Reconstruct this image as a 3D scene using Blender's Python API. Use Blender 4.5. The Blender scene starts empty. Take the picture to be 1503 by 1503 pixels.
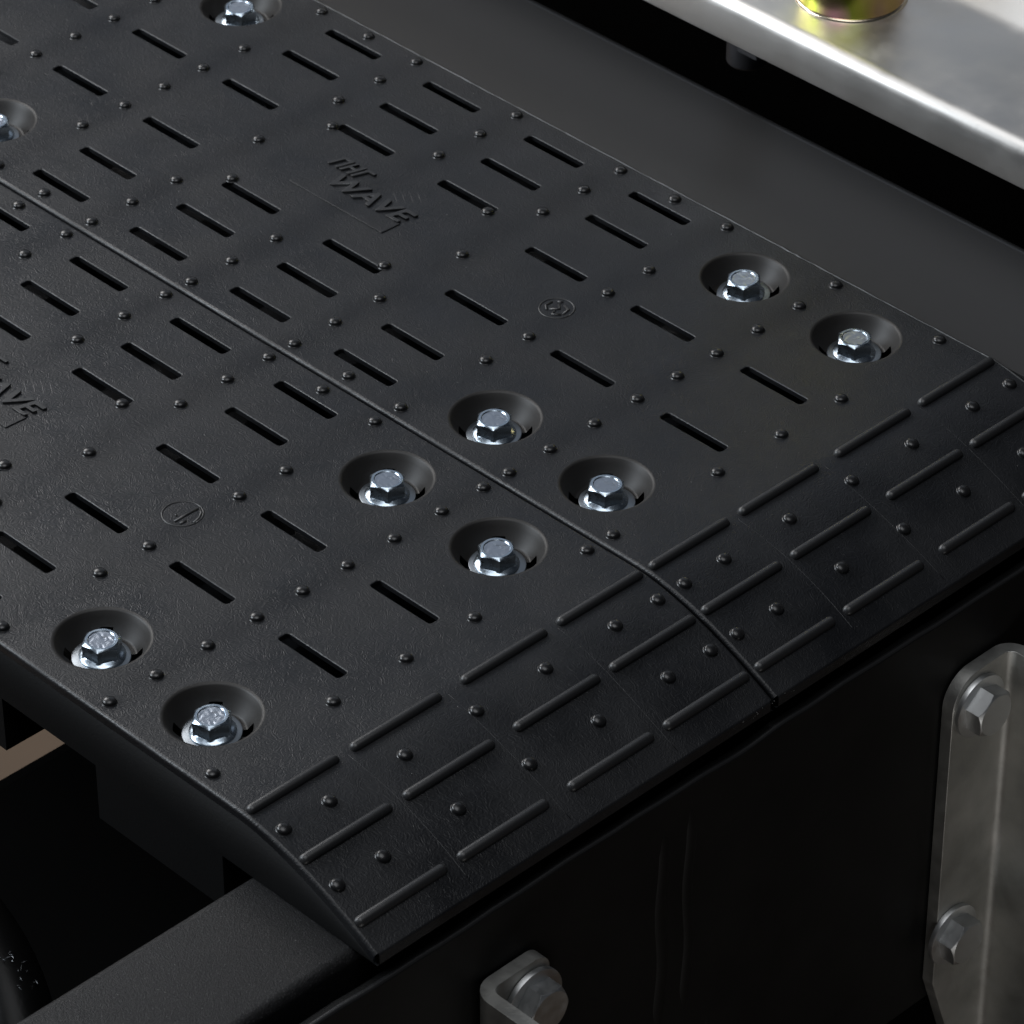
import bpy, bmesh, math, random
from mathutils import Vector, Matrix
from mathutils.geometry import delaunay_2d_cdt
random.seed(7)
S = bpy.context.scene
COL = S.collection
MM = 0.001
PITCH = 199.74            # distance between the two deck panels

# ------------------------------------------------------------------ camera
cd = bpy.data.cameras.new('camera'); cam = bpy.data.objects.new('camera', cd); COL.objects.link(cam)
cd.sensor_width = 36; cd.lens = 8.4487 * 18; cd.clip_start = 0.05; cd.clip_end = 50
RX = Vector((0.69792762, 0.7161639, -0.00251315)); RY = Vector((0.4242692, -0.41628769, -0.80417673)); RZ = Vector((-0.57696853, 0.56019089, -0.59438496))
M = Matrix.Identity(4)
for i in range(3):
    M[i][0] = RX[i]; M[i][1] = -RY[i]; M[i][2] = -RZ[i]
M.translation = Vector((0.88689386, -0.92880778, 0.97505845))
cam.matrix_world = M
cd.dof.use_dof = True; cd.dof.focus_distance = 1.635; cd.dof.aperture_fstop = 36
S.camera = cam

# ------------------------------------------------------------------ light
w = bpy.data.worlds.new('World'); S.world = w; w.use_nodes = True
w.node_tree.nodes['Background'].inputs[0].default_value = (0.55, 0.62, 0.75, 1)
w.node_tree.nodes['Background'].inputs[1].default_value = 0.035
def area(name, loc, target, size, power, color=(1, 1, 1), sy=None):
    l = bpy.data.lights.new(name, 'AREA'); l.energy = power; l.color = color
    l.shape = 'RECTANGLE'; l.size = size; l.size_y = sy or size
    o = bpy.data.objects.new(name, l); COL.objects.link(o); o.location = loc
    o.rotation_euler = (Vector(target) - Vector(loc)).to_track_quat('-Z', 'Y').to_euler()
    return o
area('key_softbox', (-1.55, 0.10, 1.0), (-0.2, -0.05, 0), 0.7, 14, (1.0, 0.98, 0.97), 0.7)
area('left_softbox', (-1.25, -0.98, 0.95), (-0.15, 0, 0), 0.75, 23, (0.86, 0.93, 1.0), 0.6)
area('back_fill', (-1.6, 1.6, 1.6), (-0.25, 0.15, 0), 2.2, 4.2, (0.77, 0.86, 1.0), 1.6)  # added soft fill from behind, gives the deck sheen and tray tone
area('overhead_fill', (0.15, -0.42, 2.1), (0.1, 0.0, 0), 1.4, 17, (0.95, 0.97, 1.0), 1.3)  # added overhead fill for the ramp and bracket bolts, no known fixture
area('low_front_fill', (0.85, -0.5, -0.44), (0.09, 0.08, -0.17), 0.6, 1.3, (1.0, 0.99, 0.97), 0.2)  # added fill for the brackets, in place of light off the floor
S.view_settings.view_transform = 'Standard'; S.view_settings.look = 'None'
S.view_settings.exposure = 0; S.view_settings.gamma = 1
S.render.engine = 'CYCLES'

# ------------------------------------------------------------------ materials
def mat(name, color, rough=0.5, metal=0.0, spec=0.5, bump=None, colvar=None, rvar=None, aniso=0):
    """bump: list of (scale, distortion, strength, distance mm, detail)"""
    m = bpy.data.materials.new(name); m.use_nodes = True
    nt = m.node_tree; b = nt.nodes['Principled BSDF']
    b.inputs['Base Color'].default_value = (*color, 1); b.inputs['Roughness'].default_value = rough
    b.inputs['Metallic'].default_value = metal; b.inputs['Specular IOR Level'].default_value = spec
    tc = nt.nodes.new('ShaderNodeTexCoord')
    prev = None
    for (sc, dist, st, dm, det) in bump or []:
        mp = nt.nodes.new('ShaderNodeMapping'); nt.links.new(tc.outputs['Object'], mp.inputs[0])
        if isinstance(sc, tuple): mp.inputs['Scale'].default_value = sc; s0 = 1
        else: s0 = sc
        n = nt.nodes.new('ShaderNodeTexNoise'); n.inputs['Scale'].default_value = s0
        n.inputs['Distortion'].default_value = dist; n.inputs['Detail'].default_value = det
        nt.links.new(mp.outputs[0], n.inputs['Vector'])
        bp = nt.nodes.new('ShaderNodeBump'); bp.inputs['Strength'].default_value = st; bp.inputs['Distance'].default_value = dm * MM
        nt.links.new(n.outputs['Fac'], bp.inputs['Height'])
        if prev: nt.links.new(prev.outputs[0], bp.inputs['Normal'])
        prev = bp
    if prev: nt.links.new(prev.outputs[0], b.inputs['Normal'])
    def ramp(sc, det, lo, hi, c0, c1, dist=0.0):
        n = nt.nodes.new('ShaderNodeTexNoise'); n.inputs['Detail'].default_value = det; n.inputs['Distortion'].default_value = dist
        if isinstance(sc, tuple):
            mp = nt.nodes.new('ShaderNodeMapping'); mp.inputs['Scale'].default_value = sc
            nt.links.new(tc.outputs['Object'], mp.inputs[0]); nt.links.new(mp.outputs[0], n.inputs['Vector']); n.inputs['Scale'].default_value = 1
        else:
            nt.links.new(tc.outputs['Object'], n.inputs['Vector']); n.inputs['Scale'].default_value = sc
        r = nt.nodes.new('ShaderNodeValToRGB')
        r.color_ramp.elements[0].position = lo; r.color_ramp.elements[0].color = (*c0, 1)
        r.color_ramp.elements[1].position = hi; r.color_ramp.elements[1].color = (*c1, 1)
        nt.links.new(n.outputs['Fac'], r.inputs[0]); return r
    if colvar:
        r = ramp(*colvar); nt.links.new(r.outputs[0], b.inputs['Base Color'])
    if rvar:
        sc, det, lo, hi, r0, r1 = rvar
        r = ramp(sc, det, lo, hi, (r0,)*3, (r1,)*3); nt.links.new(r.outputs[0], b.inputs['Roughness'])
    return m
PL = mat('black_moulded_plastic', (0.007, 0.0072, 0.0078), 0.44, spec=0.46,
         bump=[(28, 0.5, 0.25, 0.5, 2), (210, 6.0, 0.4, 0.34, 0.4), (800, 1.8, 0.13, 0.18, 1)],
         colvar=(60, 4, .35, .7, (.0055, .006, .0072), (.0088, .0094, .0112)), rvar=(22, 7, .32, .68, .33, .56))
def sink_bands(m, cols, lo=-540.0, hi=70.0, half=13.0):
    # shallow moulding sinks over the hidden stiffeners, one along every stud column
    nt = m.node_tree; b = nt.nodes['Principled BSDF']
    tc = nt.nodes.new('ShaderNodeTexCoord'); sp = nt.nodes.new('ShaderNodeSeparateXYZ'); nt.links.new(tc.outputs['Object'], sp.inputs[0])
    mr = nt.nodes.new('ShaderNodeMapRange'); mr.inputs['From Min'].default_value = lo*MM; mr.inputs['From Max'].default_value = hi*MM
    nt.links.new(sp.outputs['X'], mr.inputs['Value'])
    r = nt.nodes.new('ShaderNodeValToRGB'); cr = r.color_ramp; cr.interpolation = 'EASE'
    st = []
    for c in sorted(cols): st += [(c-half, 0), (c, 1), (c+half, 0)]
    for i, (p, v) in enumerate(st):
        e = cr.elements[i] if i < 2 else cr.elements.new(1)
        e.position = (p-lo)/(hi-lo); e.color = (v, v, v, 1)
    nt.links.new(mr.outputs[0], r.inputs[0])
    n = nt.nodes.new('ShaderNodeTexNoise'); n.inputs['Scale'].default_value = 18; n.inputs['Detail'].default_value = 3; nt.links.new(tc.outputs['Object'], n.inputs['Vector'])
    mu = nt.nodes.new('ShaderNodeMath'); mu.operation = 'MULTIPLY'; nt.links.new(r.outputs[0], mu.inputs[0]); nt.links.new(n.outputs['Fac'], mu.inputs[1])
    old = b.inputs['Roughness'].links[0].from_socket
    su = nt.nodes.new('ShaderNodeMath'); su.operation = 'MULTIPLY_ADD'; su.inputs[1].default_value = -.05
    nt.links.new(mu.outputs[0], su.inputs[0]); nt.links.new(old, su.inputs[2]); nt.links.new(su.outputs[0], b.inputs['Roughness'])
    mx = nt.nodes.new('ShaderNodeMath'); mx.operation = 'MULTIPLY_ADD'; mx.inputs[1].default_value = -.17; mx.inputs[2].default_value = b.inputs['Specular IOR Level'].default_value
    nt.links.new(mu.outputs[0], mx.inputs[0]); nt.links.new(mx.outputs[0], b.inputs['Specular IOR Level'])
    bp = nt.nodes.new('ShaderNodeBump'); bp.inputs['Strength'].default_value = .2; bp.inputs['Distance'].default_value = .3*MM; bp.invert = True
    nt.links.new(r.outputs[0], bp.inputs['Height']); nt.links.new(b.inputs['Normal'].links[0].from_socket, bp.inputs['Normal']); nt.links.new(bp.outputs[0], b.inputs['Normal'])
sink_bands(PL, [-78.5, -139.5, -201.7, -264.8, -328.2, -390.3, -451.3])
PLM = mat('matte_shaded_skirt', (0.004, 0.0041, 0.0043), 0.66, spec=0.18, bump=[(230, 4, .2, .3, .5)])  # matte side-wall finish; colour also darkened to hold the skirt in shade
PLB = mat('black_plastic_bowl', (0.014, 0.0128, 0.0118), 0.5, spec=0.42, bump=[((120, 120, 2500), 0.1, 0.06, 0.15, 2)])
ZN = mat('zinc_plated_steel', (0.42, 0.49, 0.56), 0.22, 1.0, bump=[(500, 0.5, 0.12, 0.15, 2)], rvar=(350, 4, .3, .7, .17, .34))
ZW = mat('dull_zinc_washer', (0.3, 0.33, 0.36), 0.38, 1.0, bump=[(300, .5, .15, .2, 2)])
ZT = mat('stamped_zinc_top', (0.42, 0.46, 0.52), 0.3, 1.0, bump=[(260, 1.2, .5, 0.7, .5)])
PC = mat('textured_black_powder_coat', (0.008, 0.008, 0.0085), 0.5, spec=0.3, bump=[(1900, .8, 0.9, 0.35, 2), (300, .4, .15, .4, 2)], colvar=(1500, 1, .6, .74, (.006, .006, .0065), (.045, .045, .047)))
BK = mat('black_painted_steel', (0.006, 0.006, 0.006), 0.55, spec=0.2, bump=[(120, .5, .15, .4, 3), (900, .5, .08, .15, 1)],
         colvar=(35, 6, .3, .75, (.0045, .0045, .0045), (.008, .008, .0078)))
VO = mat('dark_interior_void', (0.0022, 0.0021, 0.002), 0.85, spec=0.03)  # near-black colour stands in for the unlit depth of the interior
SH = mat('satin_black_sheet_metal', (0.033, 0.032, 0.0315), 0.34, spec=0.8, bump=[(2200, .2, .06, .1, 1), (14, .2, .1, .4, 1)])
GV = mat('galvanised_steel', (0.5, 0.48, 0.44), 0.5, 0.9, bump=[((60, 60, 9), .6, .25, .5, 4), (420, 2.5, .3, .25, 2)],
         colvar=(45, 5, .3, .72, (.37, .37, .35), (.53, .525, .5)), rvar=(120, 5, .3, .7, .4, .58))
GD = mat('dull_grey_steel', (0.16, 0.16, 0.17), 0.5, 1.0)
GB = mat('grey_plated_bolt', (0.62, 0.63, 0.63), 0.38, 1.0, bump=[(400, .6, .15, .2, 3)], rvar=(200, 4, .3, .7, .36, .5))
SS = mat('brushed_stainless', (0.85, 0.83, 0.8), 0.42, 1.0, bump=[((14, 1100, 1100), .1, .22, .15, 3), (60, .6, .3, .4, 4)],
         colvar=(30, 5, .3, .75, (.7, .68, .65), (.8, .78, .75)), rvar=(60, 4, .3, .7, .4, .54))
FL = mat('brown_floor', (0.2, 0.15, 0.105), 0.8, colvar=(6, 5, .3, .7, (.08, .055, .035), (.125, .083, .053)))
RB = mat('black_rubber', (0.0025, 0.0025, 0.0025), 0.35, spec=0.12, bump=[(150, .5, .25, .5, 3)])
CH = mat('bright_swarf', (0.75, 0.77, 0.8), 0.25, 1.0)
# yellow zinc passivation: hue drifts over the metal
YZ = bpy.data.materials.new('yellow_zinc_passivate'); YZ.use_nodes = True
nt = YZ.node_tree; b = nt.nodes['Principled BSDF']; b.inputs['Metallic'].default_value = 1; b.inputs['Roughness'].default_value = .22
tc = nt.nodes.new('ShaderNodeTexCoord'); mp = nt.nodes.new('ShaderNodeMapping'); mp.inputs['Scale'].default_value = (26, 26, 9)
n = nt.nodes.new('ShaderNodeTexNoise'); n.inputs['Scale'].default_value = 1; n.inputs['Detail'].default_value = 2; n.inputs['Distortion'].default_value = .6
r = nt.nodes.new('ShaderNodeValToRGB'); cr = r.color_ramp
for i, (p, c) in enumerate([(.28, (.55, .30, .34)), (.40, (.75, .52, .2)), (.5, (.5, .5, .08)), (.58, (.38, .42, .06)), (.68, (.72, .36, .42))]):
    e = cr.elements[i] if i < 2 else cr.elements.new(p)
    e.position = p; e.color = (*c, 1)
nt.links.new(tc.outputs['Object'], mp.inputs[0]); nt.links.new(mp.outputs[0], n.inputs['Vector']); nt.links.new(n.outputs['Fac'], r.inputs[0]); nt.links.new(r.outputs[0], b.inputs['Base Color'])
BR = mat('dull_brass_lip', (0.6, 0.52, 0.4), 0.25, 1.0)

# ------------------------------------------------------------------ helpers
def mesh_obj(name, verts, faces, m, parent=None, normals=None, smooth=True, sharp=None, loc=None):
    me = bpy.data.meshes.new(name)
    me.from_pydata([(x*MM, y*MM, z*MM) for x, y, z in verts], [], faces)
    me.materials.append(m)
    if smooth: me.polygons.foreach_set('use_smooth', [True]*len(me.polygons))
    me.update()
    if sharp is not None: me.set_sharp_from_angle(angle=math.radians(sharp))
    if normals: me.normals_split_custom_set_from_vertices(normals)
    o = bpy.data.objects.new(name, me); COL.objects.link(o)
    if parent: o.parent = parent
    if loc: o.location = Vector(loc)*MM
    return o
def empty(name, loc=(0, 0, 0), label=None, cat=None, group=None, rz=0):
    o = bpy.data.objects.new(name, None); COL.objects.link(o); o.location = Vector(loc)*MM; o.rotation_euler[2] = rz
    o.empty_display_size = .01
    return tag(o, label, cat, group)
def tag(o, label=None, cat=None, group=None, kind=None):
    if label: o['label'] = label
    if cat: o['category'] = cat
    if group: o['group'] = group
    if kind: o['kind'] = kind
    return o
def copy_obj(o, parent, loc=None, name=None):
    c = o.copy(); COL.objects.link(c); c.parent = parent
    if name: c.name = name
    if loc: c.location = Vector(loc)*MM
    return c
def copy_tree(o, parent):
    c = copy_obj(o, parent)
    for ch in o.children: copy_tree(ch, c)
    return c
def bevel(o, wmm, seg=2, ang=30):
    md = o.modifiers.new('bevel', 'BEVEL'); md.width = wmm*MM; md.segments = seg; md.limit_method = 'ANGLE'; md.angle_limit = math.radians(ang)
    md.harden_normals = False
    return o
def box(name, lo, hi, m, parent=None, bev=0):
    x0, y0, z0 = lo; x1, y1, z1 = hi
    v = [(x0,y0,z0),(x1,y0,z0),(x1,y1,z0),(x0,y1,z0),(x0,y0,z1),(x1,y0,z1),(x1,y1,z1),(x0,y1,z1)]
    f = [(3,2,1,0),(4,5,6,7),(0,1,5,4),(1,2,6,5),(2,3,7,6),(3,0,4,7)]
    o = mesh_obj(name, v, f, m, parent, smooth=False)
    if bev: bevel(o, bev, 3); 
    return o
def lathe(prof, seg=48, closed_top=True):
    v = []; f = []
    for (r_, z) in prof:
        for k in range(seg):
            a = 2*math.pi*k/seg; v.append((r_*math.cos(a), r_*math.sin(a), z))
    for i in range(len(prof)-1):
        for k in range(seg):
            k2 = (k+1) % seg
            f.append((i*seg+k, i*seg+k2, (i+1)*seg+k2, (i+1)*seg+k))
    return v, f
def tube(pts, rad, seg=8, flat=1.0):
    """tube along points (z-flattened)"""
    v = []; f = []; n = len(pts)
    P = [Vector(p) for p in pts]
    for i, p in enumerate(P):
        d = (P[min(i+1, n-1)] - P[max(i-1, 0)]).normalized()
        up = Vector((0, 0, 1)) if abs(d.z) < .9 else Vector((1, 0, 0))
        s = d.cross(up).normalized(); t = s.cross(d).normalized()
        rr = rad[i] if isinstance(rad, (list, tuple)) else rad
        for k in range(seg):
            a = 2*math.pi*k/seg
            v.append(tuple(p + s*(rr*math.cos(a)) + t*(rr*flat*math.sin(a))))
    for i in range(n-1):
        for k in range(seg):
            k2 = (k+1) % seg
            f.append((i*seg+k, i*seg+k2, (i+1)*seg+k2, (i+1)*seg+k))
    f.append(tuple(range(seg))[::-1]); f.append(tuple((n-1)*seg+k for k in range(seg)))
    return v, f

# ------------------------------------------------------------------ deck panel
def slope_z(u): return -23*(max(0.0, u+2)/70)**1.65
def slope_n(u):
    d = -23*1.65*(max(0.0, u+2)/70)**0.65/70
    return Vector((-d, 0, 1)).normalized()
U0, UF, UE = -540.0, -2.0, 67.6
V0, V1 = 0.5, 199.2        # outer side faces (panel's own v)
RE = 1.6                   # side edge radius
SCOL = [-47.6, -108.8, -169.8, -232.8, -296.1, -359.4, -420.4, -481.6]
BOLTV = [29.0, 171.0]
slots = []
for c in (0, 1, 6, 7): slots += [(SCOL[c], 77.2), (SCOL[c], 122.8)]
for c in (2, 5): slots += [(SCOL[c], v) for v in (16.2, 41.9, 77.2, 122.8, 158.1, 183.8)]
for c in (3, 4): slots += [(SCOL[c], v) for v in (16.2, 41.9, 67.2, 132.8, 158.1, 183.8)]
bowls = [(SCOL[c], v) for c in (0, 1, 6, 7) for v in BOLTV]
SL, SW, SR = 32.6, 5.0, 1.3
def rrect(hl, hw, r_, n=5):
    out = []
    for cx, cy, a0 in ((hl-r_, hw-r_, 0), (-hl+r_, hw-r_, 90), (-hl+r_, -hw+r_, 180), (hl-r_, -hw+r_, 270)):
        for k in range(n):
            a = math.radians(a0 + 90*k/(n-1)); out.append((cx+r_*math.cos(a), cy+r_*math.sin(a), math.cos(a), math.sin(a)))
    return out
def panel_body(parent):
    V = []; N = []; F = []; BF = []; MF = []
    def add(p, n): V.append(p); N.append(n); return len(V)-1
    # --- flat top with holes
    p2 = []; e2 = []; loops = []
    va, vb = V0+RE, V1-RE
    def loop(pts):
        i0 = len(p2); p2.extend(Vector(p) for p in pts)
        ids = list(range(i0, len(p2))); e2.extend((ids[k], ids[(k+1) % len(ids)]) for k in range(len(ids)))
        return ids
    loop([(U0, va), (UF, va), (UF, vb), (U0, vb)])
    eb = .55
    for (u, v) in slots:
        rr = rrect(SL/2, SW/2, SR)
        loops.append(('s', u, v, rr, loop([(u+x+nx*eb, v+y+ny*eb) for x, y, nx, ny in rr])))
    RB0 = 18.9; NB = 72
    for (u, v) in bowls:
        rr = [(math.cos(2*math.pi*k/NB), math.sin(2*math.pi*k/NB)) for k in range(NB)]
        loops.append(('b', u, v, rr, loop([(u+RB0*x, v+RB0*y) for x, y in rr])))
    res = delaunay_2d_cdt(p2, e2, [], 0, 1e-4)
    vo, fo, orig = res[0], res[2], res[3]
    idx = [add((p.x, p.y, 0.0), (0, 0, 1)) for p in vo]
    o2n = {}
    for i, l in enumerate(orig):
        for k in l: o2n[k] = idx[i]
    def inside(x, y):
        for (u, v) in slots:
            if abs(x-u) < SL/2+eb-.02 and abs(y-v) < SW/2+eb-.02:
                dx = abs(x-u)-(SL/2-SR); dy = abs(y-v)-(SW/2-SR)
                if dx < 0 or dy < 0 or math.hypot(dx, dy) < SR+eb-.03: return True
        for (u, v) in bowls:
            if math.hypot(x-u, y-v) < RB0-.05: return True
        return False
    for f in fo:
        c = [sum(vo[k][j] for k in f)/len(f) for j in (0, 1)]
        if not inside(*c):
            f = [idx[k] for k in f]
            a, b_, c_ = (Vector(V[k]) for k in f[:3])
            if (b_-a).cross(c_-a).z < 0: f.reverse()
            F.append(tuple(f))
    for kind, u, v, rr, ids in loops:
        n = len(ids); prev = [o2n[k] for k in ids]
        if kind == 's':
            rings = [(eb*(1-math.sin(a)), -eb*(1-math.cos(a)), a) for a in (math.radians(x) for x in (30, 60, 90))] + [(0, -2.2, math.pi/2), (3, -2.4, math.pi/2)]
            for off, z, a in rings:
                cur = [add((u+x+nx*off, v+y+ny*off, z), (-nx*math.sin(a), -ny*math.sin(a), math.cos(a))) for x, y, nx, ny in rr]
                for k in range(n): F.append((prev[(k+1) % n], cur[(k+1) % n], cur[k], prev[k]))
                prev = cur
        else:
            al = math.radians(50); R1 = 2.0; prof = []
            for t in (.2, .4, .6, .8, 1.0):
                a = al*t; prof.append((RB0-R1*math.sin(a), -R1*(1-math.cos(a)), a))
            r1, z1, _ = prof[-1]; rb, zb = 12.6, -8.3
            # gently concave wall
            for t in (.2, .4, .6, .8, 1):
                rr_ = r1+(rb-r1)*t; zz = z1+(zb-z1)*(t+.10*math.sin(math.pi*t)); a = al*(1.04-.16*(t-.5))
                prof.append((rr_, zz, a))
            prof += [(12.3, -8.75, .5), (11.6, -8.9, 0), (9, -8.9, 0), (4.6, -8.9, 0), (4.3, -16, 1.5)]
            for ri, (r_, z, a) in enumerate(prof):
                cur = [add((u+x*r_, v+y*r_, z), (-x*math.sin(a), -y*math.sin(a), math.cos(a))) for x, y in rr]
                for k in range(n):
                    ang = (k+.5)*360/NB
                    # vent notches in the wall foot, on the diagonals
                    notch = ri in (8, 9, 10, 11, 12) and any(abs((ang-d+180) % 360-180) < 9 for d in (135, 45, 225, 315))
                    if not notch: BF.append(len(F)); F.append((prev[(k+1) % n], cur[(k+1) % n], cur[k], prev[k]))
                prev = cur
    # --- curved ramp + rounded sides follow one path
    us = [U0, UF] + [UF + (UE-UF)*(k/22) for k in range(1, 23)]
    def ring(u, v, side, t):   # side rounding parameter t 0..1
        nn = slope_n(u); p = Vector((u, 0, slope_z(u)))
        a = math.pi/2*t
        q = p - nn*RE*(1-math.cos(a)); vv = (va - RE*math.sin(a)) if side < 0 else (vb + RE*math.sin(a))
        no = nn*math.cos(a) + Vector((0, side, 0))*math.sin(a)
        return (q.x, vv, q.z), tuple(no)
    # ramp
    pa = None
    for u in us[1:]:
        nn = tuple(slope_n(u)); z = slope_z(u)
        cur = [add((u, va, z), nn), add((u, vb, z), nn)]
        if pa: F.append((pa[0], cur[0], cur[1], pa[1]))
        pa = cur
    # nose
    nn = slope_n(UE); z = slope_z(UE); cur0 = pa
    base_a = math.atan2(nn.x, nn.z)
    for t in (.33, .66, 1):
        a = base_a + (math.pi/2-base_a)*t
        q = Vector((UE, 0, z)) - nn*1.2 + Vector((math.sin(a), 0, math.cos(a)))*1.2
        no = (math.sin(a), 0, math.cos(a))
        cur = [add((q.x, va, q.z), no), add((q.x, vb, q.z), no)]
        F.append((cur0[0], cur[0], cur[1], cur0[1])); cur0 = cur
    cur = [add((V[cur0[0]][0], va, -27.6), (1, 0, 0)), add((V[cur0[0]][0], vb, -27.6), (1, 0, 0))]
    F.append((cur0[0], cur[0], cur[1], cur0[1])); xt = V[cur0[0]][0]
    for side in (-1, 1):
        prev = None
        for u in us:
            cur = []
            for t in (0, .2, .4, .6, .8, 1):
                p, no = ring(u, 0, side, t); cur.append(add(p, no))
            # wall: small ledge then skirt
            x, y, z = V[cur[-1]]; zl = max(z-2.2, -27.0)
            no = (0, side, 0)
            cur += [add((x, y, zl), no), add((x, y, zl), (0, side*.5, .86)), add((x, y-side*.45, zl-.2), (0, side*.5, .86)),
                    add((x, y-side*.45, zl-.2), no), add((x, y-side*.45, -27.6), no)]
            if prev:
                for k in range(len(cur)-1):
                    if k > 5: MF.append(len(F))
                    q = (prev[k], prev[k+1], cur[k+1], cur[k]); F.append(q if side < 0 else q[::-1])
            prev = cur
        # end cap of the side at the nose
        c0 = prev[0]
        q = (prev[0], prev[5], prev[6], prev[-1])
        a1 = add((xt, va, slope_z(UE)-.6), (1, 0, 0)); a2 = add((xt, va if side < 0 else vb, -27.6), (1, 0, 0))
        tri = [add(V[k], (1, 0, 0)) for k in prev[:6]] + [add(V[prev[8]], (1, 0, 0)), add(V[prev[-1]], (1, 0, 0)), a2]
        F.append(tuple(tri) if side > 0 else tuple(tri[::-1]))
    # underside closes the hollow moulding
    k = [add(p, (0, 0, -1)) for p in ((U0, V0+.5, -27.6), (xt, V0+.5, -27.6), (xt, V1-.5, -27.6), (U0, V1-.5, -27.6))]
    F.append(tuple(k[::-1]))
    o = mesh_obj('deck', V, F, PL, parent, normals=N)
    o.data.materials.append(PLB)
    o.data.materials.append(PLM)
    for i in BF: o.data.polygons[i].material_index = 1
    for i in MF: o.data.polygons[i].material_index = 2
    return o
# stud mesh
SP = [(3.05, -.25), (3.0, 0.0), (2.82, .08), (2.7, .28), (2.64, .55)]
for t in (10, 25, 40, 55, 70, 82): SP.append((2.62*math.cos(math.radians(t)), .62+1.28*math.sin(math.radians(t))))
SP.append((.01, 1.9))
def stud_proto():
    v, f = lathe(SP, 24); return mesh_obj('stud', v, f, PLS)
PLS = mat('smooth_black_plastic', (0.01, 0.01, 0.0105), 0.3, spec=0.5, bump=[(200, .4, .04, .2, 1)])
PLR = mat('rib_black_plastic', (0.014, 0.0142, 0.015), 0.42, spec=0.6, bump=[(250, .6, .12, .3, 2)])
def rib_proto(L):
    """half round bar along v, both ends rounded, on a small fillet"""
    v = []; f = []; nseg = 14; sec = []
    prof = [(-2.2, -.3)] + [(-2.15*math.cos(math.radians(a)), .3+2.0*math.sin(math.radians(a))) for a in range(0, 181, 15)] + [(2.2, -.3)]
    st = [(0, .0), (.25, .45), (.8, .75), (1.5, .93), (2.3, 1)]
    stations = [(a, s) for a, s in st] + [(L-a, s) for a, s in st[::-1]]
    m_ = len(prof)
    for y, s in stations:
        for x, z in prof: v.append((x*(.25+.75*s), y, -.3+(z+.3)*s))
    for i in range(len(stations)-1):
        for k in range(m_-1): f.append((i*m_+k, (i+1)*m_+k, (i+1)*m_+k+1, i*m_+k+1))
    return mesh_obj('rib', v, f, PLR)
RIBS = [(2.0, 44.6), (50.6, 94.4), (104.6, 147.6), (153.4, 197.6)]
STUDS = []
full = [7, 29, 53.5, 77.4, 100, 122.6, 146.5, 171, 193]
STUDS += [(-22.5, v) for v in (7, 64.3, 100, 134.5, 193)]
STUDS += [(-78.5, v) for v in full]
STUDS += [(-139.5, v) for v in (7, 53.5, 77.4, 122.6, 146.5, 193)]
STUDS += [(-201.7, v) for v in (7, 29, 53.5, 100, 146.5, 171, 193)]
STUDS += [(-264.8, v) for v in (7, 29, 53.5, 146.5, 171, 193)]
STUDS += [(-328.2, v) for v in (7, 29, 53.5, 100, 146.5, 171, 193)]
STUDS += [(-390.3, v) for v in (7, 53.5, 77.4, 100, 122.6, 146.5, 193)]
STUDS += [(-451.3, v) for v in full]
STUDS += [(-507, v) for v in (7, 64.3, 100, 134.5, 193)]
STUDS += [(SCOL[c], v) for c in (2, 5) for v in (7, 193)]
STUDS += [(-312.6, 71.2), (-314.0, 130.0), (-217.8, 130.2), (-218.0, 71.4)]
RAMPSTUDS = [(u, v) for u in (15.2, 42.4) for v in (6.8, 28.2, 64.2, 99.3, 134, 170, 192.3)]
def text_mesh(name, body, size, loc, parent, shear=.25, sx=1.0, ext=.5):
    cu = bpy.data.curves.new('txt', 'FONT'); cu.body = body; cu.size = size*MM; cu.extrude = ext*MM; cu.shear = shear; cu.space_character = .98
    cu.offset = .14*MM; cu.bevel_depth = .12*MM; cu.bevel_resolution = 1; cu.resolution_u = 4
    t = bpy.data.objects.new('txt', cu); COL.objects.link(t)
    dg = bpy.context.evaluated_depsgraph_get(); me = bpy.data.meshes.new_from_object(t.evaluated_get(dg))
    bpy.data.objects.remove(t); me.name = name
    me.transform(Matrix.Diagonal((sx, 1, 1, 1))); me.materials.clear(); me.materials.append(PLR)
    o = bpy.data.objects.new(name, me); COL.objects.link(o); o.parent = parent; o.location = Vector(loc)*MM
    return o
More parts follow.
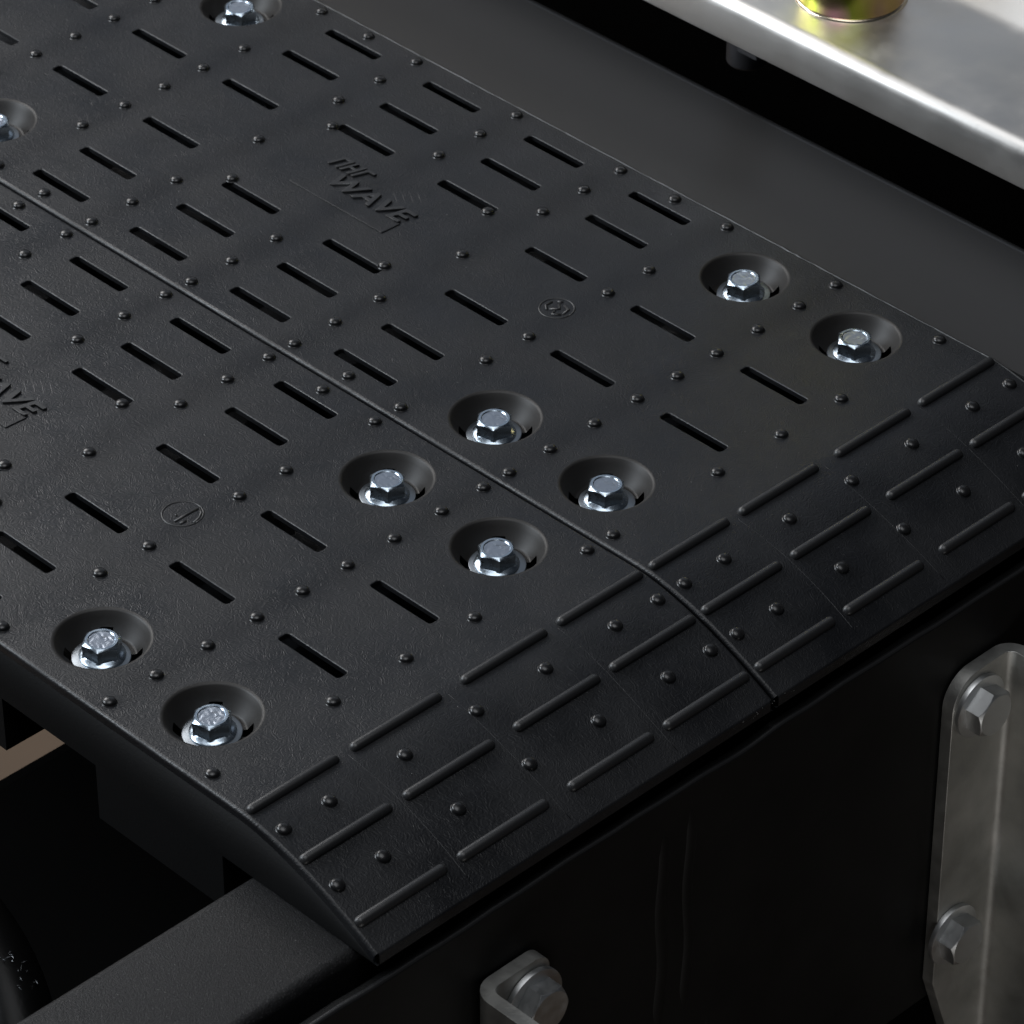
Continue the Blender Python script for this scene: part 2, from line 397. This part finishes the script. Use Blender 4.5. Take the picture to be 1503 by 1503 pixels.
def build_panel(off, label, proto=None):
    root = empty('deck_panel', (0, off, 0), label, 'deck panel', 'slotted deck panels bolted side by side')
    if proto is None:
        panel_body(root)
        s0 = stud_proto(); first = True
        pts = [(u, v, 0, 0) for u, v in STUDS] + [(u, v, slope_z(u), math.atan2(slope_n(u).x, slope_n(u).z)) for u, v in RAMPSTUDS]
        for (u, v, z, tilt) in pts:
            o = s0 if first else copy_obj(s0, root); first = False
            o.parent = root; o.location = Vector((u, v, z))*MM; o.rotation_euler = (0, tilt, 0)
        for (a, b_) in RIBS:
            r0 = rib_proto(b_-a); first = True
            for u in (1.6, 28.9, 56.4):
                o = r0 if first else copy_obj(r0, root); first = False
                o.parent = root; o.location = Vector((u, a, slope_z(u)))*MM; o.rotation_euler = (0, math.atan2(slope_n(u).x, slope_n(u).z), 0)
        for vv in (48.9, 97.0, 151.9):
            pts_ = [(u_, vv+.5*math.sin(u_*.07+vv), slope_z(u_)-.25) for u_ in (3+62*i/16 for i in range(17))]
            v, f = tube(pts_, .3, 8); mesh_obj('moulded_line', v, f, PL, root)
        # raised maker's lettering and its plate
        pv, pf = [], []
        outline = [(-294.6, 87.3), (-237, 87.3), (-236.6, 97.5), (-244, 97.0), (-262, 96.0), (-280, 97.5), (-291, 91)]
        for z in (-.2, .45): pv += [(x, y, z) for x, y in outline]
        n_ = len(outline)
        pf = [tuple(range(n_, 2*n_))] + [(k, (k+1) % n_, n_+(k+1) % n_, n_+k) for k in range(n_)]
        em = bevel(mesh_obj('emblem_plate', pv, pf, PL, root, smooth=False), .2, 2)
        text_mesh('lettering', 'ПНГ', 10.5, (-294, 108.6, .35), em, .35, .95)
        text_mesh('lettering', 'WAVE', 13.6, (-284, 97.4, .35), em, .22, 1.22)
        for k in range(4):
            pts_ = [(-258+24*t-k*2.4, 124-2.4*k-15*t+1.2*math.sin(3.1*t), -.36) for t in (i/14 for i in range(15))]
            v, f = tube(pts_, [.12+.42*math.sin(math.pi*i/14) for i in range(15)], 8, .8); mesh_obj('wave_line', v, f, PLR, em)
        # foot blocks under the moulding
        for (a, b_) in ((-81.5, -12.0), (-204.5, -135.3), (-330, -262), (-460, -390)):
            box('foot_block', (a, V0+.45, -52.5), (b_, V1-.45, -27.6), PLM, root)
    else:
        for ch in list(proto.children): copy_tree(ch, root)
    return root
def stamp(kind, root):
    c = (-146.3, 100.0)
    R_ = 7.9 if kind == 0 else 7.2
    if kind == 0: nring = [(.2, 0)]
    circ = [(c[0]+R_*math.cos(a), c[1]+R_*math.sin(a), 0) for a in (2*math.pi*k/48 for k in range(49))]
    v, f = tube(circ, .42, 8, .7); ring_ = mesh_obj('moulded_ring', v, f, PLR, root)
    if kind == 0:
        lines = [[(1.7, -5.6), (1.5, 0.4), (1.8, 6.9)], [(1.8, 7.0), (4.6, 5.4), (6.6, 2.6), (7.3, -.9)], [(-1.0, -2.8), (-.8, -2.2)], [(4.2, -5.0), (4.4, -2.0)]]
    else:
        lines = [[(-4.6, 1.8), (-4.8, -1.6), (-2.0, -3.8)], [(-1.6, -2.6), (1.2, .4), (-1.4, 2.8)], [(.8, 3.6), (4.2, 2.6), (4.8, -1.2)], [(4.6, -2.4), (1.6, -4.4), (.6, -1.8)], [(-3.2, 3.6), (-1.2, 4.8)]]
    for L in lines:
        v, f = tube([(c[0]+x, c[1]+y, 0) for x, y in L], .62, 8, .8); mesh_obj('moulded_mark', v, f, PLR, ring_)
P1 = build_panel(-PITCH, 'black plastic slotted deck panel whose open side stands above the square tube frame')
P2 = build_panel(0, 'black plastic slotted deck panel lying against the smooth dark sheet metal', P1)
stamp(0, P1); stamp(1, P2)
# ragged mould flash along the far side edge of the second panel
pts = []; rad = []
u = -530.0
while u < 66:
    pts.append((u, V1-1.0+random.uniform(-.1, .1), slope_z(u)-.1)); rad.append(.5*random.choice((.75, 1, 1, 1.25, .5)) + (random.random() < .06)*.4); u += random.uniform(2, 6)
v, f = tube(pts, rad, 6); mesh_obj('mould_flash', v, f, PLR, P2)

# ------------------------------------------------------------------ hex flange bolts
def hexr(a, af): 
    t = (a % (math.pi/3)) - math.pi/6
    return af/2/math.cos(t)
def hex_head(af, h, fl_r=None, fl_z=0, recess=.3, seg=72, rt=.92):
    v = []; f = []; rings = []
    rc = af/2*rt
    def ringf(fn): rings.append([fn(2*math.pi*k/seg) for k in range(seg)])
    ringf(lambda a: (.01, h-recess)); ringf(lambda a: (rc*.78, h-recess)); ringf(lambda a: (rc*.85, h)); ringf(lambda a: (rc, h))
    ringf(lambda a: (hexr(a, af)-.12, h-(hexr(a, af)-rc)*.62)); ringf(lambda a: (hexr(a, af), h-.12-(hexr(a, af)-rc)*.66)); 
    zb = fl_z+.5 if fl_r else 0
    ringf(lambda a: (hexr(a, af), zb))
    if fl_r:
        ringf(lambda a: (max(hexr(a, af)+.25, af*.56), fl_z+.15)); ringf(lambda a: (fl_r-.35, .95)); ringf(lambda a: (fl_r, .65)); ringf(lambda a: (fl_r, .0))
    for r_ in rings:
        for k, (rr, z) in enumerate(r_): a = 2*math.pi*k/seg; v.append((rr*math.cos(a), rr*math.sin(a), z))
    for i in range(len(rings)-1):
        for k in range(seg): k2 = (k+1) % seg; f.append((i*seg+k, (i+1)*seg+k, (i+1)*seg+k2, i*seg+k2))
    return v, f
def washer_mesh(ri, ro, t, m, name='washer', parent=None):
    prof = [(ri, 0), (ri, t), (ro-.35, t), (ro-.1, t-.1), (ro, t-.35), (ro, .2), (ro-.2, 0), (ri, 0)]
    v, f = lathe(prof[::-1], 64)
    return mesh_obj(name, v, f, m, parent, sharp=35)
def top_disc(r_, z, parent, m):
    v = [(0, 0, z)]+[(r_*math.cos(2*math.pi*k/40), r_*math.sin(2*math.pi*k/40), z) for k in range(40)]
    return mesh_obj('stamped_face', v, [(0, 1+k, 1+(k+1) % 40) for k in range(40)], m, parent, smooth=False)
hv, hf = hex_head(13.2, 7.6, 8.7, 1.15, .4)
proto_bolt = None
def place_bolt(u, v, label, group):
    global proto_bolt
    rz = math.radians(-44+random.uniform(-9, 9))
    root = empty('flange_bolt', (u, v, -8.9), label, 'bolt', group, rz)
    if proto_bolt is None:
        h = mesh_obj('hex_head', hv, hf, ZN, root, sharp=24); wsh = washer_mesh(4.4, 11.0, 1.2, ZW, parent=root)
        sf = top_disc(13.2/2*.92*.82, 7.27, h, ZT)
        proto_bolt = (h, wsh)
        shank = lathe([(3.9, 0.2), (3.9, -22), (.1, -22.5)], 24); s_ = mesh_obj('shank', shank[0], shank[1], ZN, root); proto_bolt += (s_,)
    parts = []
    for p in proto_bolt: parts.append(p if p.parent == root else copy_tree(p, root))
    dx, dy = random.uniform(-.5, .5), random.uniform(-.5, .5)
    parts[0].location = (0, 0, 1.2*MM)
    parts[1].location = (dx*MM, dy*MM, 0); parts[1].rotation_euler = (random.uniform(-.02, .02), random.uniform(-.02, .02), 0)
    root.rotation_euler[0] = random.uniform(-.03, .03); root.rotation_euler[1] = random.uniform(-.03, .03)
G = 'zinc flange bolts sunk in the deck panels'
near = ', panel above square tube'; far = ', panel against dark sheet'
for off, side, vs in ((-PITCH, near, ('by the open edge', 'by the seam')), (0, far, ('by the seam', 'by the sheet edge'))):
    for c, which in ((0, 'nearest the ramp'), (1, 'one row off the ramp'), (6, 'beyond the logo'), (7, '')):
        for k, vv in enumerate(BOLTV):
            if off < 0 and c > 1: continue
            if c == 7: continue
            place_bolt(SCOL[c]+random.uniform(-.6, .2), vv+off-random.uniform(.2, .8), 'zinc flange bolt %s %s%s' % (which, vs[k], side), G)

# ------------------------------------------------------------------ frame beam and front plate
def tube_beam(name, u0, u1, v0, v1, z0, z1, rc, m, label, cat):
    prof = rrect((u1-u0)/2, (z1-z0)/2, rc, 7); cu, cz = (u0+u1)/2, (z0+z1)/2
    v = []; f = []; n_ = len(prof)
    for y in (v0, v1): v += [(cu+x, y, cz+z) for x, z, _, _ in prof]
    f = [(k, n_+k, n_+(k+1) % n_, (k+1) % n_) for k in range(n_)]
    f.append(tuple(range(n_))); f.append(tuple(range(n_, 2*n_))[::-1])
    return tag(mesh_obj(name, v, f, m, None, sharp=40), label, cat)
tube_beam('square_tube', 1.5, 57.5, -420, 260, -88, -28.0, 4.5, PC, 'textured black square steel tube carrying the ramp end of the panels', 'steel tube')

def bent_sheet(name, cols, thick, m, parent, bev=.5):
    """cols: (u, v, normal(u,v), ztop, zbot) along the sheet; solid of given thickness behind the front face"""
    v = []; f = []; n_ = len(cols)
    for (u, vv, (nu, nv), zt, zb) in cols:
        v += [(u, vv, zt), (u, vv, zb), (u-nu*thick, vv-nv*thick, zt), (u-nu*thick, vv-nv*thick, zb)]
    for i in range(n_-1):
        a, b_ = 4*i, 4*i+4
        f += [(a, a+1, b_+1, b_), (a+2, b_+2, b_+3, a+3), (a, b_, b_+2, a+2), (a+1, a+3, b_+3, b_+1)]
    f += [(0, 2, 3, 1), (4*n_-4, 4*n_-3, 4*n_-1, 4*n_-2)]
    bm = bmesh.new(); me = bpy.data.meshes.new(name)
    bv = [bm.verts.new(Vector(p)*MM) for p in v]
    for q in f: bm.faces.new([bv[k] for k in q])
    bmesh.ops.recalc_face_normals(bm, faces=bm.faces); bm.to_mesh(me); bm.free()
    me.materials.append(m); me.polygons.foreach_set('use_smooth', [True]*len(me.polygons)); me.set_sharp_from_angle(angle=math.radians(35))
    o = bpy.data.objects.new(name, me); COL.objects.link(o); o.parent = parent
    bevel(o, bev, 2, 40)
    return o
# front plate: slightly wavy torch-cut top edge
cols = []; y = -420.0
while y <= 420:
    zt = -36.0 + .35*math.sin(y*.045)+.25*math.sin(y*.17+1) + random.uniform(-.12, .12)
    if -42 < y < 20: zt += -.9*math.exp(-((y+20)/14)**2)
    cols.append((70.0 + y*.006, y, (1, 0), zt, -233)); y += 6 if -60 < y < 40 else 12
pl_root = empty('front_plate', (0, 0, 0), 'black painted steel front plate below the ramp edge, carrying the galvanised brackets', 'steel plate')
bent_sheet('plate', cols, 5, BK, pl_root, .8)
v, f = tube([(c[0]-1.3, c[1], c[3]-.55) for c in cols], 1.15, 10); mesh_obj('edge_highlight_strip', v, f, PLR, pl_root)  # glossier strip added to draw the highlight along the plate's top edge
# broad low vertical beads on the plate face
for (vy, z0, z1, rr_) in ((-59, -50, -150, 6.5), (-45, -46, -148, 5.5), (-33, -158, -225, 5.0)):
    pts = [(70+vy*.006-rr_+.75, vy+.8*math.sin(k*.5), z0+(z1-z0)*k/24) for k in range(25)]
    v, f = tube(pts, [rr_-.9*max(0, abs(k/12-1)-.75)*4 for k in range(25)], 28)
    mesh_obj('bead', v, f, BK, pl_root)

# ------------------------------------------------------------------ galvanised brackets
def arc_top(s, r_, zt):
    return zt-(r_-math.sqrt(max(0, r_*r_-(r_-s)**2))) if s < r_ else zt
def bracket(label, vfree, vbend, zt, zb, sgn, flange, rcorner, cham):
    """plate from its free edge to the bend, then a flange standing out from the front plate"""
    root = empty('mounting_bracket', (70, (vfree+vbend)/2, zb), label, 'bracket', 'galvanised brackets on the front plate')
    root_inv = root.location.copy()
    ux = 70.5+ (vfree+vbend)/2*.006+5.8; cols = []; Rb = 4.0
    W_ = abs(vbend-vfree); n_ = 26
    ss = sorted(set([0.0]+[rcorner*(1-math.cos(math.pi/2*k/9)) for k in range(10)]+[cham, W_-Rb]))
    for s in ss:
        zbot = zb + max(0, (cham-s)*2.9) if cham else zb
        cols.append((ux, vfree+sgn*s, (1, 0), arc_top(s, rcorner, zt) if rcorner else zt, zbot))
    for k in range(1, 9):
        a = math.pi/2*k/8
        cols.append((ux+Rb*(1-math.cos(a)), vfree+sgn*(W_-Rb+Rb*math.sin(a)), (math.cos(a), -sgn*math.sin(a)), zt-.0, zb))
    for k, s in enumerate((4, flange*.5, flange-6, flange)):
        cols.append((ux+Rb+s, vfree+sgn*W_, (0, -sgn), zt-(0, 0, 1, 6)[k], zb))
    o = bent_sheet('angle', cols, 5.6, GV, root, .9)
    o.location = -root_inv
    return root
bracket('tall galvanised angle bracket with two hex bolts and a chamfered foot', 94.0, 126.5, -64.5, -292, 1, 42, 14, 25)
bracket('galvanised angle bracket with a single hex bolt and its flange turned to the square tube', -123.0, -152.0, -64.0, -190, -1, 42, 7, 0)
bv_, bf_ = hex_head(18.0, 7.6, None, 0, .0, 72, .97)
bp = None
def bracket_bolt(v, z, label, rot, ux):
    global bp
    root = empty('hex_bolt', (ux, v, z), label, 'bolt', 'hex bolts holding the brackets')
    root.rotation_euler = (rot, math.pi/2, 0); root.rotation_mode = 'XYZ'
    root.matrix_world = Matrix.Translation(Vector((ux, v, z))*MM) @ Matrix.Rotation(math.pi/2, 4, 'Y') @ Matrix.Rotation(rot, 4, 'Z')
    if bp is None:
        h = mesh_obj('hex_head', bv_, bf_, GB, root, sharp=20); w_ = washer_mesh(6, 13.6, 2.4, GB, parent=root)
        h.location = (0, 0, 2.4*MM); bp = (h, w_)
    else:
        for p in bp: copy_obj(p, root)
bracket_bolt(108.3, -81.5, 'grey hex bolt with washer, upper one on the tall chamfered bracket', math.radians(8), 77.0)
bracket_bolt(102.5, -196.5, 'grey hex bolt with washer, lower one on the tall chamfered bracket', math.radians(14), 77.0)
bracket_bolt(-132.6, -81.0, 'grey hex bolt with washer on the single-bolt bracket', math.radians(20), 75.6)

# ------------------------------------------------------------------ dark sheet beside the panels
def sweep(name, prof, u0, u1, m, parent=None, sharp=40):
    v = []; f = []; n_ = len(prof)
    for u in (u0, u1): v += [(u, y, z) for y, z in prof]
    for k in range(n_-1): f.append((k, n_+k, n_+k+1, k+1))
    return mesh_obj(name, v, f, m, parent, sharp=sharp)
prof = [(199.6, -60), (199.6, -5.2)]
prof = [(199.5, -1.6)]
for k in range(1, 17):      # sheet dishes down from the panel edge and up again to its rolled back
    t_ = k/16; y_ = 199.5+69.5*t_; prof.append((y_, -1.6-.14*69.5*(t_-.5*t_*t_*1.72)))
zr = prof[-1][1]
for k in range(1, 11):
    a = math.radians(-6+85*k/10); prof.append((269-9*math.sin(math.radians(-6))+9*math.sin(a)-1.0, zr-9*math.cos(math.radians(-6))+9*math.cos(a)))
prof += [(277, zr-18), (272, zr-20)]
prof += [(240, -14), (199.5, -12.0), (199.5, -1.6)]
tag(sweep('cover_sheet', prof, -640, 330, SH), 'smooth satin black sheet metal cover with a rolled back edge beside the deck panels', 'sheet metal')

# ------------------------------------------------------------------ stainless tray with plated canister
prof = [(258, 40.0), (255.6, 40.0), (255.0, 40.6), (255.0, 53.4)]
for k in range(1, 13):
    a = math.radians(90*k/12); prof.append((255+4.6-4.6*math.cos(a), 53.4+4.5*math.sin(a)))
prof += [(290, 57.9), (318, 57.7)]
for k in range(1, 9):
    a = math.radians(38*k/8); prof.append((318+14*math.sin(a), 57.7+14*(1-math.cos(a))))
prof += [(370, 57.7+34), (420, 57.7+74)]
tr = empty('steel_tray', (-160, 330, 40), 'brushed stainless steel tray with a rolled front lip above the dark gap', 'tray')
t = sweep('tray_sheet', prof, -640, 330, SS, tr, 50); t.location = -tr.location
t.modifiers.new('s', 'SOLIDIFY').thickness = -.0015
cn = empty('plated_canister', (-166.0, 295.0, 57.95), 'yellow zinc plated round canister with a pale bottom lip standing on the tray', 'canister')
v, f = lathe([(23.2, 2.6), (23.0, 3.4), (23.0, 70), (22, 71), (.1, 71)], 72); mesh_obj('shell', v, f, YZ, cn, sharp=40)
v, f = lathe([(.1, 0.02), (23.6, 0.02), (24.3, .5), (24.5, 1.2), (24.2, 2.1), (23.3, 2.6), (23, 2.6)], 72); mesh_obj('bottom_lip', v, f, BR, cn, sharp=60)
# levelling stud hanging below the tray
lv_ = empty('levelling_stud', (-228.6, 300, -2), 'dull grey round levelling stud hanging in the dark gap below the tray', 'stud')
v, f = lathe([(.1, 0), (8.0, 0), (9.3, 1.4), (9.3, 40), (9.0, 58)], 40); mesh_obj('stud_shaft', v, f, GD, lv_, sharp=40)
v, f = hex_head(26, 7, None, 0, 0, 72, .96); mesh_obj('lock_nut', v, f, GD, lv_, sharp=20, loc=(6, 4, 10))

# ------------------------------------------------------------------ surroundings
tag(box('dark_gap_backing', (-1000, 420, -520), (240, 426, 55), VO), kind='structure')  # black sheet added so the gap below the tray stays dark
tag(box('floor', (-2500, -2000, -560), (2500, 2500, -540), FL), kind='structure')
tag(box('lower_casing', (-276, -700, -480), (40, 300, -200), VO, None, 12), 'matt black machine casing in the dark below the deck panels', 'casing')
hp = [(-190, -240, -80), (-150, -241, -82), (-110, -245, -85), (-76, -252, -90), (-50, -264, -102), (-32, -281, -122), (-22, -300, -150)]
v, f = tube(hp, 15, 24)
hz = tag(mesh_obj('rubber_hose', v, f, RB), 'glossy black rubber hose strewn with metal chips beside the square tube', 'hose')
hz.modifiers.new('sub', 'SUBSURF').render_levels = 2
def slivers(name, spots, m, size, label, cat):
    v = []; f = []
    for (x, y, z) in spots:
        d = Vector((random.uniform(-1, 1), random.uniform(-1, 1), random.uniform(-.1, .1))).normalized(); L = size*random.uniform(.5, 1.6)
        q = d.cross(Vector((0, 0, 1))).normalized()*size*.22; c = Vector((x, y, z)); k = len(v)
        v += [tuple(c-d*L), tuple(c+q), tuple(c+d*L), tuple(c-q), tuple(c+Vector((0, 0, size*.3)))]
        f += [(k, k+1, k+4), (k+1, k+2, k+4), (k+2, k+3, k+4), (k+3, k, k+4)]
    return tag(mesh_obj(name, v, f, m, smooth=False), label, cat, kind='stuff')
slivers('metal_chips', [(-64+6*t_+random.gauss(0, 2.5), -255-3*t_+random.gauss(0, 2.5), -81.5-3.0*t_+random.uniform(-.8, .8)) for t_ in [random.uniform(-1.2, 1.2) for _ in range(34)]], CH, 1.3, 'bright metal chips scattered on the rubber hose', 'chips')
DU = mat('pale_dust', (0.3, 0.29, 0.28), 0.8)
sp = []
for _ in range(170):
    u_ = random.uniform(-420, 66); v_ = random.uniform(-196, 196)
    if abs(v_) < 3: continue
    vv = v_ if v_ > 0 else v_+PITCH
    if any(abs(u_-a) < 17 and abs(vv-b_) < 3.5 for a, b_ in slots) or any(math.hypot(u_-a, vv-b_) < 19.5 for a, b_ in bowls): continue
    sp.append((u_, v_, slope_z(u_)+.02))
for _ in range(14): sp.append((68.3+random.uniform(-.2, .3), random.gauss(-3, 9), -24+random.uniform(-1, 1)))
for _ in range(26): sp.append((random.uniform(6, 50), random.uniform(-300, -204), -27.97))
slivers('dust', sp, DU, .3, 'fine pale dust specks on the black panels', 'dust')

S.render.resolution_x = 1024; S.render.resolution_y = 1024
